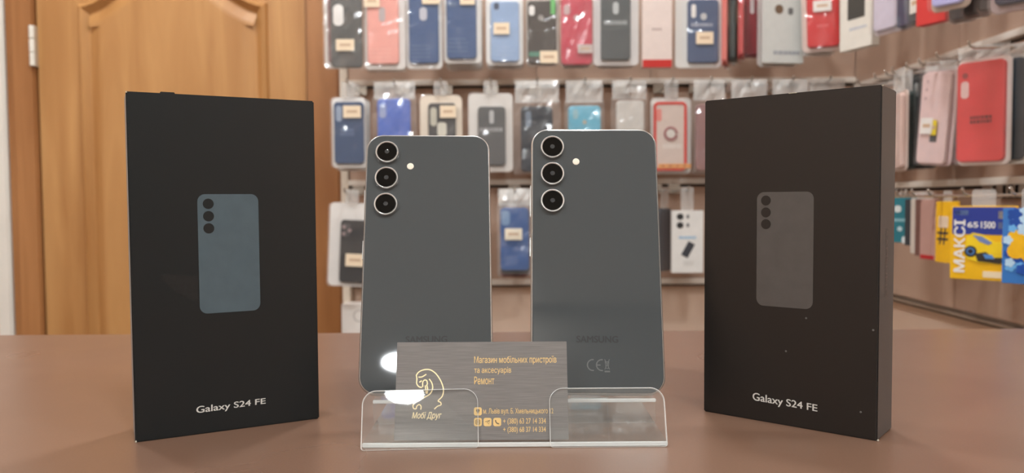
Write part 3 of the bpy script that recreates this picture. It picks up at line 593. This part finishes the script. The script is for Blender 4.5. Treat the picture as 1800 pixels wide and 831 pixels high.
def redframe(R, cv, cf):
    q = cv((1176-10, 235-11, 1190, 247)); cx_, cz_ = (q[0]+q[2])/2, (q[1]+q[3])/2
    bm = bmesh.new(); ribbon(bm, arcs(cx_, cz_, .013, 0, 345, 24), .005, cf-.002, cf); obj('ring_holder', bm, mat((176, 120, 120), .3, .3), R)
    bm = bmesh.new(); disc(bm, cx_, cz_, ((.0095, cf-.0015), (.0095, cf))); obj('ring_disc', bm, mat((220, 214, 206), .3), R)
    q = cv((1148, 180, 1206, 300)); bm = bmesh.new(); ribbon(bm, outline(*[a+b for a, b in zip(q, (.003, .003, -.003, -.003))], .008), .006, cf-.001, cf+.001, True); obj('red_rim', bm, mat((214, 60, 50), .4), R)
    q = cv((1156, 288, 1213, 296)); boxo('orange_strip', (q[0], cf-.002, q[1]), (q[2], cf-.001, q[3]), mat((226, 160, 96), .5), R)
    for i in range(4):
        u = q[0]+(q[2]-q[0])*(.15+.22*i); bm = bmesh.new(); disc(bm, u, (q[1]+q[3])/2, ((.002, cf-.0025), (.002, cf-.0019)), 12); obj('strip_dot', bm, mat((170, 80, 50), .5), R)
pkg('clear phone case with a red rim and round ring holder', (1143, 172, 1216, 306), 'box', (214, 196, 186), (1148, 180, 1206, 300), [(1153, 192, 1162, 214, .4, (226, 140, 130))], (), [(1164, 252, 1196, 262, (226, 216, 208))], topz=HZ2, group=G2, tray=(206, 202, 198), extra=redframe)
pkg('pale bagged phone case with dull red edges, beside the red rimmed one', (1216, 174, 1276, 306), 'bag', (150, 110, 108), (1222, 184, 1268, 300), topz=HZ2, group=G2)
for i, px in enumerate((1316, 1388, 1452)):
    pkg('silvery bagged phone case mostly hidden behind the box with the warm grey print', (px-34, 172, px+34, 300), 'bag', ((190, 186, 180), (170, 160, 158), (200, 196, 190))[i], (px-26, 182, px+26, 294), topz=HZ2, group=G2)
# ---- bottom row, back wall
pkg('white framed package with a black triple camera case, hung crooked by the door', (574, 356, 652, 504), 'box', (56, 54, 54), (596, 386, 644, 496), [(600, 392, 613, 416, .3, (84, 80, 80))], [(607, 445, 640, 467)], topz=HZ3, group=G3, roll=-.05, tray=(232, 228, 224), rc=.01,
    extra=lambda R, cv, cf: [obj('lens', disc(bmesh.new(), *(lambda q: ((q[0]+q[2])/2, (q[1]+q[3])/2))(cv((x-4, y-4, x+4, y+4))), ((.004, cf-.0018), (.0045, cf)), 16), mat((160, 140, 140), .3), R) for x, y in ((602, 399), (602, 411), (612, 405))])
pkg('blue bagged phone case with a white price sticker in the bottom row', (874, 358, 936, 482), 'bag', (62, 98, 156), (880, 365, 930, 475), [(882, 370, 897, 396, .4, (130, 160, 196))], [(888, 401, 918, 421, (236, 226, 206))], topz=HZ3, group=G3)
pkg('dark red phone case bag hanging right behind the blue one of the bottom row', (876, 360, 934, 490), 'bag', (110, 36, 34), (880, 366, 930, 486), Y=1.805, topz=HZ3, group=G3)
pkg('black phone case bag between the blue one and the dark red one', (877, 359, 934, 484), 'bag', (34, 34, 44), (880, 366, 931, 481), Y=1.775, topz=HZ3, group=G3)
def camprint(R, cv, cf):
    q = cv((1200, 424, 1216, 452)); cx_, cz_ = (q[0]+q[2])/2, (q[1]+q[3])/2; a = -.5; w2, h2 = .008, .017; P = []
    for x, z in ((-w2, -h2), (w2, -h2), (w2, h2), (-w2, h2)): P.append((cx_+x*math.cos(a)-z*math.sin(a), cz_+x*math.sin(a)+z*math.cos(a)))
    flat('phone_picture', P, cf-.0005, cf, mat((64, 66, 72), .5), R)
pkg('white carton with camera dots and a small slanted phone picture', (1180, 370, 1235, 479), 'card', (232, 230, 226), cuts=[(1188, 375, 1200, 386, .5, (50, 50, 50), 'camera_print'), (1188, 390, 1200, 401, .5, (50, 50, 50), 'camera_print'), (1205, 377, 1210, 384, .5, (120, 120, 120), 'camera_print'), (1205, 392, 1210, 399, .5, (120, 120, 120), 'camera_print')],
    prints=[(1192, 414, 1222, 420, (150, 190, 220)), (1200, 458, 1218, 466, (214, 212, 208), 2)], topz=HZ3, group=G3, cat='carton', extra=camprint, t=.014)
pkg('dark grey package turned edge on beside the white camera dot carton', (1150, 365, 1186, 478), 'box', (66, 68, 74), (1153, 369, 1182, 474), Y=1.77, yaw=.75, ws=1.4, topz=HZ3, group=G3, tray=(70, 74, 84))
# white box with a round mark on the wall under the crooked package
def mark(R, cv, cf):
    q = cv((624, 540, 648, 564)); bm = bmesh.new(); ribbon(bm, arcs((q[0]+q[2])/2, (q[1]+q[3])/2, .013, 0, 350, 24), .003, cf-.0006, cf+.0002); obj('round_mark', bm, mat((196, 190, 184), .5), R)
wx = pkg('white box with a round mark fixed to the wall under the crooked package', (605, 532, 668, 590), 'card', (232, 226, 220), Y=1.852, t=.05, cat='box', name='wall_box', extra=mark)
# ---- hooks, back wall
for px, hn in zip((606, 677, 747, 814, 887, 953, 1013, 1083, 1154, 1228, 1290, 1322, 1373, 1444), ('black bagged case beside the door', 'salmon pink case', 'navy case with the oval opening', 'glaring navy case', 'pale blue case', 'dark brown and green case', 'raspberry red case',
                   'dark grey case beside the pinkish carton', 'pinkish carton with the red band', 'navy case with the ring hole', 'edge on coral, green and red packages', 'deep red glossy package', 'light grey camera carton', 'bright red case at the room corner')): hook(hitY(px, 0, 1.745).x, HZ1, holds=hn)
for px, hn in zip((614, 695, 776, 863, 944, 1027, 1106, 1179, 1246, 1316, 1388, 1452), ('navy case over the door edge', 'royal blue bagged case', 'cream framed pouch', 'dark grey case beside the cream pouch', 'black bag with silvery folds', 'sky blue bagged case', 'white frosted bag', 'red rimmed ring case',
                   'pale bag with dull red edges') + ('silvery bag behind the black box',)*3): hook(hitY(px, 160, 1.745).x, HZ2, holds=hn)
for px, hn in zip((610, 905, 1172, 1207), ('crooked white framed package', 'blue, black and dark red bags', 'dark edge on package by the camera dot carton', 'white camera dot carton')): hook(hitY(px, 340, 1.745).x, HZ3, holds=hn)
# ---- right wall: packages hang on hooks that come out of the side wall
GR1, GR2, GR3 = 'packages hanging in the top row of the side wall', 'packages hanging in the middle row of the side wall', 'packages hanging in the bottom row of the side wall'
D = math.radians
def hookr(px, X, hz, hn):
    p = hitX(px, 200, X); hook(0, hz, 'right', XW-X+.02, p.y, holds=hn); return p
pkg('white carton with a dark window, hanging at the room corner', (1482, -70, 1538, 86), 'card', (228, 224, 214), cuts=[(1496, -60, 1526, 34, .05, (70, 70, 66), 'dark_window')], prints=[(1500, 48, 1530, 54, (190, 195, 205))], X=.70, yaw=D(-70), ws=1.33, topz=HR1, group=GR1, cat='carton', t=.02)
pkg('clear lilac phone case package beside the white window carton', (1536, -70, 1580, 60), 'box', (206, 198, 214), (1540, -60, 1576, 52), X=.71, yaw=D(-72), ws=1.5, topz=HR1, group=GR1, tray=(214, 206, 214))
pkg('navy phone case package between the lilac one and the red one', (1580, -76, 1604, 52), 'box', (64, 72, 100), (1582, -70, 1602, 46), X=.72, yaw=D(-86), ws=2.2, topz=HR1, group=GR1, tray=(120, 120, 136))
pkg('dark grey package with a white sticker, left neighbour of the red one', (1598, -80, 1626, 44), 'box', (76, 78, 82), (1600, -74, 1624, 38), (), [(1607, -10, 1622, 24, (232, 228, 220))], X=.71, yaw=D(-80), ws=1.7, topz=HR1, group=GR1, tray=(96, 98, 100))
pkg('red carton pack jutting from the side wall', (1618, -90, 1664, 42), 'card', (214, 62, 60), X=.70, yaw=D(-66), ws=1.25, topz=HR1, group=GR1, cat='carton')
pkg('lilac phone case in a beige box, hanging in front of the red carton pack', (1636, -100, 1700, 18), 'box', (176, 176, 226), (1642, -90, 1692, 9), X=.655, yaw=D(-55), ws=1.1, topz=HR1, group=GR1, tray=(200, 180, 164))
for i in range(3):
    pkg('black phone case package, %s behind the lilac one in its beige box' % ('first', 'second', 'third')[i], (1668+25*i, -90-6*i, 1716+25*i, 40-8*i), 'box', ((44, 38, 42), (30, 30, 34), (50, 42, 40))[i], (1672+25*i, -84, 1710+25*i, 33-8*i), X=.70, yaw=D(-58), ws=1.15, t=.012, topz=HR1, group=GR1, tray=(110, 92, 86))
pkg('navy phone case in a mauve box, high on the side wall near the counter', (1744, -110, 1826, 20), 'box', (34, 36, 58), (1754, -100, 1816, 6), X=.68, yaw=D(-48), ws=1.05, topz=HR1, group=GR1, tray=(170, 150, 148))
for px, hn in zip((1500, 1556, 1590, 1612, 1642, 1690, 1780), ('white window carton', 'clear lilac package', 'navy package beside the lilac one', 'dark grey package with the white sticker', 'red carton pack', 'lilac case in its beige box', 'navy case in the mauve box')): hookr(px, .69, HR1, hn)
pkg('pale rose package turned edge on beside the black box', (1566, 160, 1590, 302), 'box', (226, 196, 186), (1569, 166, 1588, 296), X=.712, yaw=D(-97), ws=2.5, topz=HR2, group=GR2, tray=(226, 206, 196))
pkg('dark green phone case package turned nearly edge on', (1582, 160, 1602, 300), 'box', (36, 62, 60), (1583, 164, 1600, 296), X=.734, yaw=D(-97), ws=2.8, topz=HR2, group=GR2, tray=(60, 76, 74))
pkg('black phone case package with pale camera opening, behind the pink case', (1596, 126, 1642, 298), 'box', (56, 62, 64), (1600, 138, 1638, 292), [(1609, 146, 1616, 170, .45, (180, 182, 180))], X=.762, yaw=D(-72), ws=1.25, topz=HR2, group=GR2, tray=(90, 94, 94))
pkg('light pink phone case with white and yellow stickers, hung slanting', (1608, 124, 1668, 292), 'box', (232, 204, 202), (1611, 130, 1662, 288), [(1620, 142, 1625, 148, .5, (206, 176, 178)), (1619, 156, 1624, 162, .5, (206, 176, 178)), (1618, 171, 1623, 177, .5, (206, 176, 178)), (1634, 238, 1646, 250, .1, (80, 78, 80), 'dark_code')],
    [(1618, 208, 1640, 236, (234, 230, 226)), (1638, 212, 1647, 238, (228, 204, 52))], X=.738, yaw=D(-74), ws=1.25, roll=-.09, topz=HR2, group=GR2, tray=(222, 196, 196))
pkg('lilac phone case package with a yellow sticker, tucked behind the red one', (1654, 128, 1690, 290), 'box', (172, 152, 186), (1657, 134, 1686, 285), (), [(1660, 230, 1673, 256, (226, 204, 52))], X=.785, yaw=D(-72), ws=1.4, topz=HR2, group=GR2, tray=(190, 176, 190))
def redtext(R, cv, cf):
    return None
pkg('coral red phone case with camera openings and dark print in a white framed box', (1681, 100, 1770, 291), 'box', (216, 62, 64), (1685, 109, 1762, 284), [(1694, 127, 1703, 137, .5, (150, 60, 60)), (1692, 142, 1705, 172, .45, (226, 190, 186))], (), [(1708, 203, 1742, 218, (110, 34, 40), 2)], X=.737, yaw=D(-50.6), ws=1.0, topz=HR2, group=GR2, tray=(248, 244, 240), t=.018)
pkg('dark teal phone case in a white framed box, right behind the coral red one', (1712, 97, 1804, 290), 'box', (40, 58, 72), (1718, 106, 1796, 282), X=.766, yaw=D(-50), ws=1.0, topz=HR2, group=GR2, tray=(246, 246, 243))
pkg('silvery bagged phone case at the end of the side wall middle row', (1812, 92, 1890, 296), 'bag', (200, 200, 196), (1820, 104, 1882, 288), X=.765, yaw=D(-55), ws=1.05, topz=HR2, group=GR2)
for i, px in enumerate((1530, 1560)):
    pkg('clear bagged phone case on the side wall near the room corner, behind the black box', (px-26, 150, px+26, 296), 'bag', (196, 190, 182), (px-20, 160, px+20, 290), X=.765, yaw=D(-70), ws=1.3, topz=HR2, group=GR2)
for px, hn in zip((1530, 1560, 1580, 1592, 1618, 1640, 1672, 1730, 1850), ('clear bag behind the black box',)*2 + ('pale rose edge on package', 'dark green edge on package', 'black package behind the pink one', 'slanting light pink case', 'lilac package with the yellow sticker', 'coral red and dark teal cases', 'silvery bag at the wall end')): hookr(px, .73, HR2, hn)
pkg('teal carton with white marks, beside the black box in the bottom row', (1570, 346, 1603, 426), 'card', (34, 116, 130), cuts=[(1578, 361, 1588, 373, .4, (210, 216, 214), 'white_mark'), (1583, 398, 1590, 406, .4, (190, 214, 220), 'white_mark'), (1590, 415, 1600, 427, .3, (220, 228, 230), 'white_mark'), (1572, 384, 1601, 389, .1, (130, 176, 186), 'pale_line')], X=.70, yaw=D(-62), ws=1.3, topz=HR3, group=GR3, cat='carton')
for i, (px, c_, b_, lb_) in enumerate(((1606, (54, 58, 64), 432, 'thin dark grey pack'), (1616, (206, 196, 186), 446, 'thin cream pack'), (1624, (120, 84, 76), 450, 'thin brown pack'), (1633, (190, 150, 140), 456, 'thin rose pack with a red foot'))):
    pkg(lb_ + ' turned edge on, low on the side wall', (px-9, 350, px+9, b_), 'card', c_, cuts=[(px-8, b_-8, px+8, b_-1, .1, (190, 40, 44), 'red_foot')] if i == 3 else (), X=.70, yaw=D(-84), ws=2.4, t=.007, topz=HR3, group=GR3, cat='carton')
YEL, BLU = (246, 190, 24), (42, 62, 150)
def starter(R, cv, cf):
    y = cf-.0005
    for q_, c_, nm in (((1679, 364, 1776, 412), BLU, 'blue_panel'), ((1683, 370, 1704, 378), (150, 180, 226), 'logo_patch'), ((1750, 371, 1776, 384), (226, 214, 190), 'pale_patch'), ((1750, 390, 1774, 401), (150, 160, 196), 'pale_patch'), ((1728, 476, 1768, 487), (246, 226, 190), 'pale_patch')):
        q = cv(q_); slabo(nm, q, .001, y, cf+.0003, mat(c_, .35, var=.03), R, 0, 3)
    white = mat((240, 238, 234), .4, var=.02); ym = y-.0004
    q = cv((1682, 386, 1700, 480)); text('МАКСІ', q, ym, white, R, rot=90, bold=.03)
    q = cv((1703, 390, 1720, 400)); text('65', q, ym, white, R, bold=.03)
    q = cv((1724, 389, 1746, 401)); text('1500', q, ym, white, R, bold=.03)
    def pl(name, P, c_, dy): flat(name, [(lambda q: (q[0], q[1]))(cv((x, yy, x, yy))) for x, yy in P], ym-dy-.0003, ym-dy, mat(c_, .35, var=.05), R)
    # picture of a yellow sports car
    pl('car_body', [(1700, 446), (1702, 416), (1712, 409), (1728, 412), (1746, 424), (1774, 424), (1774, 456), (1752, 463), (1722, 461), (1704, 456)], (252, 214, 40), .0)
    pl('car_windscreen', [(1712, 413), (1726, 415), (1742, 426), (1736, 430), (1722, 424)], (120, 140, 190), .0004)
    pl('car_bumper', [(1716, 446), (1732, 442), (1745, 452), (1773, 450), (1773, 457), (1752, 462), (1720, 459)], (60, 56, 50), .0003)
    pl('car_lamp', [(1728, 446), (1742, 447), (1746, 454), (1732, 454)], (90, 150, 220), .0006)
    for r_, c_, d_ in ((.0105, (34, 36, 44), .0004), (.007, (90, 140, 200), .0008), (.0045, (40, 40, 50), .0011)):
        q = cv((1709, 440, 1711, 442)); bm = bmesh.new(); disc(bm, q[0], q[1], ((r_*.75, ym-d_-.0003), (r_*.75, ym-d_)), 20); obj('car_wheel', bm, mat(c_, .4), R)
def hash_(R, cv, cf):
    q = cv((1648, 400, 1668, 430)); ik = mat((60, 60, 66), .5); bm = bmesh.new(); w_, h_ = q[2]-q[0], q[3]-q[1]
    for s in (.32, .68):
        ribbon(bm, [(q[0]+w_*s-.002, q[1]), (q[0]+w_*s+.002, q[3])], .003, cf-.0006, cf); ribbon(bm, [(q[0], q[1]+h_*s), (q[2], q[1]+h_*s)], .003, cf-.0006, cf)
    obj('hash_mark', bm, ik, R)
pkg('yellow pack with a dark hash mark, left neighbour of the car picture pack', (1644, 354, 1684, 462), 'card', YEL, cuts=[(1650, 380, 1668, 400, .1, (236, 214, 190), 'pale_patch')], X=.685, yaw=D(-88), ws=1.6, t=.004, topz=HR3, group=GR3, cat='starter pack', name='starter_pack', extra=hash_)
pkg('blue and yellow pack with a yellow sports car picture', (1676, 362, 1778, 492), 'card', YEL, X=.655, yaw=D(-48), ws=1.03, t=.004, topz=HR3, group=GR3, cat='starter pack', name='starter_pack', extra=starter)
def flowers(R, cv, cf):
    rnd = random.Random(3)
    def flower(x, y, r_, c_, dy):
        q = cv((x, y, x, y)); P = []
        for i in range(30):
            a = 2*math.pi*i/30; rr = r_*(.72+.28*abs(math.cos(2.5*a))); P.append((q[0]+rr*math.cos(a), q[1]+rr*math.sin(a)))
        flat('flower', P, cf-.0006-dy, cf-.0002, mat(c_, .4, var=.1), R)
    for i in range(60):
        flower(rnd.uniform(1774, 1856), rnd.uniform(372, 494), rnd.uniform(.005, .009), rnd.choice([(50, 130, 210), (110, 180, 236), (30, 80, 170), (190, 222, 246)]), .00002*i)
    flower(1806, 430, .024, (250, 190, 30), .0009)
pkg('blue flower patterned pack with a big yellow flower', (1768, 366, 1862, 500), 'card', (58, 124, 200), X=.64, yaw=D(-44), ws=1.0, t=.004, topz=HR3, group=GR3, cat='starter pack', name='starter_pack', extra=flowers)
for px, hn in zip((1586, 1606, 1616, 1624, 1634, 1664, 1727, 1815), ('teal carton', 'thin dark grey pack', 'thin cream pack', 'thin brown pack', 'thin rose pack', 'yellow hash mark pack', 'yellow sports car pack', 'blue flower patterned pack')): hookr(px, .66, HR3, hn)
